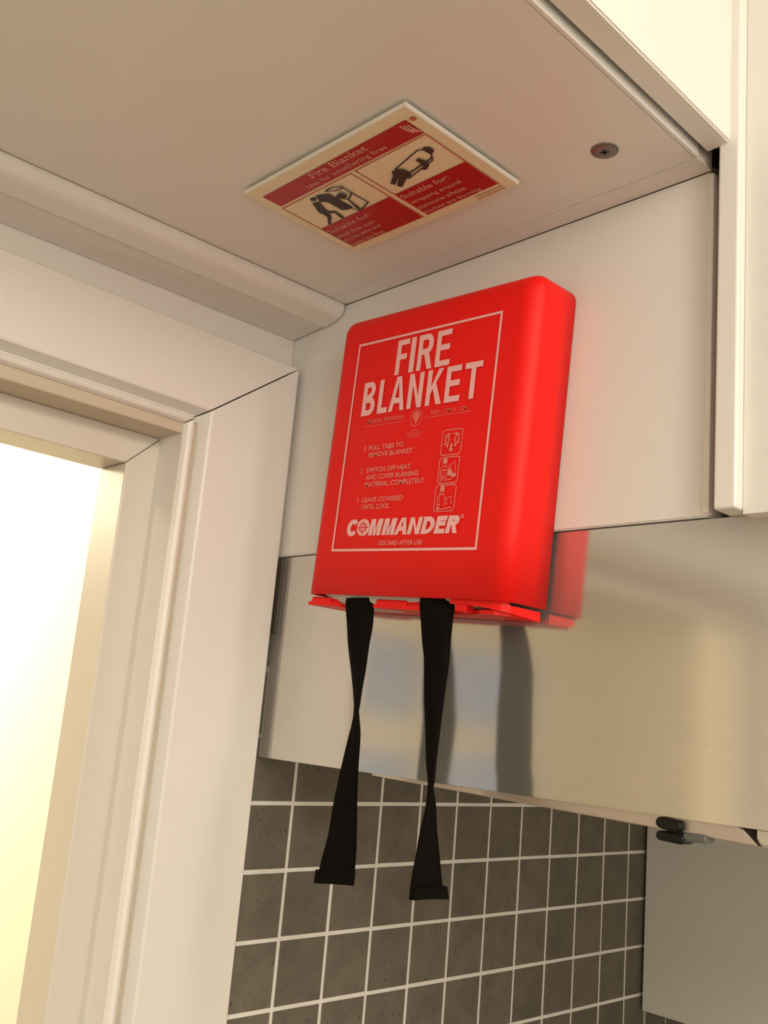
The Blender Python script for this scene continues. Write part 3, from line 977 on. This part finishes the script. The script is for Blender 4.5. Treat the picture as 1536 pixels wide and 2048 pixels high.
PICT = {'head': [(33.5, 68.2), (31.7, 69.4), (35.2, 67.0), (35.2, 69.6), (31.7, 66.8)],
        'blanket': [(38.1, 70.2), (41.4, 69.2), (47.4, 66.2), (47.2, 62.4), (46.9, 56.5), (47.2, 50.0), (47.4, 45.3), (42.6, 45.0), (38.5, 47.4), (38.6, 52.3), (38.5, 57.9), (38.4, 59.8), (36.5, 61.5), (35.0, 63.1)],
        'body': [(29.2, 65.3), (34.9, 64.0), (33.5, 61.4), (31.1, 56.7), (30.2, 52.1), (34.1, 49.5), (33.8, 46.3), (33.0, 40.2), (31.1, 39.6), (30.1, 41.2), (31.9, 47.7), (28.1, 50.3), (27.5, 47.9), (26.2, 45.9), (18.4, 39.4), (16.4, 40.2), (23.3, 46.9), (24.2, 51.1), (23.5, 54.4), (26.3, 60.0)],
        'fry1': [(59.9, 57.8), (60.1, 43.6), (49.7, 40.0), (52.0, 53.8)],
        'fry2': [(48.7, 61.3), (52.0, 53.8), (48.2, 39.7), (45.6, 45.7), (46.4, 54.2)],
        'lid': [(48.1, 70.0), (54.9, 70.6), (60.7, 67.3), (60.5, 65.7), (54.3, 66.4)],
        'lid2': [(60.5, 65.7), (60.4, 58.2), (52.6, 54.2)],
        'pot': [(52.6, 59.9), (50.0, 61.7), (55.1, 58.1), (55.1, 62.0), (50.1, 57.8)],
        'phead': [(129.7, 65.4), (131.8, 65.7), (134.3, 64.2), (134.6, 61.1), (133.3, 58.9), (130.5, 57.8), (129.8, 60.9)],
        'pbody': [(102.1, 59.8), (126.5, 65.9), (129.7, 64.2), (130.2, 58.0), (128.4, 55.4), (106.5, 51.6), (105.0, 57.0)],
        'pfold': [(128.4, 55.4), (126.8, 53.2), (102.6, 47.9), (106.5, 51.6)],
        'parm': [(118.5, 59.4), (121.4, 59.9), (122.6, 56.4), (122.6, 51.6), (120.5, 49.8), (116.9, 48.0), (114.9, 49.8), (118.0, 52.3), (118.7, 56.6)],
        'plegs': [(98.9, 60.0), (102.0, 59.2), (105.2, 55.4), (105.7, 50.7), (102.7, 47.1), (100.0, 48.4), (91.5, 43.2), (89.5, 46.2), (96.6, 51.6), (96.7, 52.3), (89.6, 47.6), (88.2, 50.9), (95.8, 55.8)]}
face1 = lambda x, y, e=0.0: G(x, y, .008 + e)
face2 = lambda x, y, e=0.0: G(x, y, .014 + e)
f = Flat(); f.poly([(8.4, 75.2), (141.2, 75.6), (141.2, 91), (8.2, 90.4)]); f.build('header_band', face1, SIGNR, sg)
f = Flat(); f.poly([(7, 8), (75.3, 7.8), (75.3, 39.5), (7, 39)]); f.poly([(80, 8.2), (141, 9), (141, 39.6), (80, 39.2)]); f.build('text_panel', face1, SIGNR, sg)
f = Flat()
f.stroke([(7, 8), (7, 72.8), (76, 73.4), (76, 8)], .9); f.stroke([(80.3, 8), (80.3, 73.6), (141, 74.2), (141, 9)], .9)
f.ring((145.4, 89.2), 2.0, 2.0, 1.5, 18)
f.build('border_line', face1, SIGNL, sg)
f = Flat(); f.disc((145.4, 89.2), 1.0, 1.0, 14); f.build('dot', face1, SIGNT, sg)
f = Flat()
f.text('Fire Blanket', 53.5, 104.5, 84.5, 90.2, bold=.015)
f.text('Use for smothering fires', 42, 114.5, 77.2, 82.4, bold=.012)
for i in range(3):
    x = 134.4 + i * 2.1
    f.poly([(x, 89.2 - i), (x + 1.3, 89.5 - i), (x + 1.6, 84 - i), (x + 3.6, 80 - i), (x + 2.2, 79.4 - i), (x + .2, 83.4 - i)])
f.build('lettering', face2, SIGNT, sg)
f = Flat()
f.text('Suitable for:', 81.8, 121.5, 31.8, 36.8, bold=.015)
f.text('wrapping around', 81.8, 124.4, 23.0, 28.0, bold=.012)
f.text('someone whose', 81.4, 121.9, 16.6, 21.0, bold=.012)
f.text('clothes are burning', 80.8, 129.0, 9.4, 14.0, bold=.012)
f.build('lettering', face2, SIGNT, sg)
f = Flat()
f.text('Suitable for:', 8.5, 50, 30.6, 35.6, bold=.015)
f.text('small fires such', 8.5, 46, 22.6, 27.2, bold=.012)
f.text('as chip pans and', 8.5, 45, 15.8, 20.4, bold=.012)
f.text('waste bin fires', 8.5, 41, 9.2, 13.6, bold=.012)
f.build('lettering', face2, SIGNT, sg)
f = Flat()
f.stroke([(120, 5.8), (140.6, 5.8)], 1.6); f.stroke([(120, 2.6), (140.6, 3.0)], 1.6)
f.build('small_print', face1, mat_plain('small_print_ink', (.60, .33, .21), .5), sg)
f = Flat()
f.disc((33.6, 68.0), 2.6, 2.0, 16)
f.poly(PICT['blanket']); f.poly(PICT['body'])
f.stroke(PICT['fry1'], 1.1, True); f.stroke(PICT['fry2'], .9, True); f.stroke(PICT['lid'], 1.0, True); f.stroke(PICT['lid2'], 1.0)
f.disc((52.6, 59.9), 3.6, 3.2, 16)
f.build('pictogram', face2, INK, sg)
f = Flat()
f.poly(PICT['phead']); f.stroke(PICT['pbody'], 1.0, True); f.stroke(PICT['pfold'], 1.0, True); f.poly(PICT['parm']); f.poly(PICT['plegs'])
f.build('pictogram', face2, INK, sg)
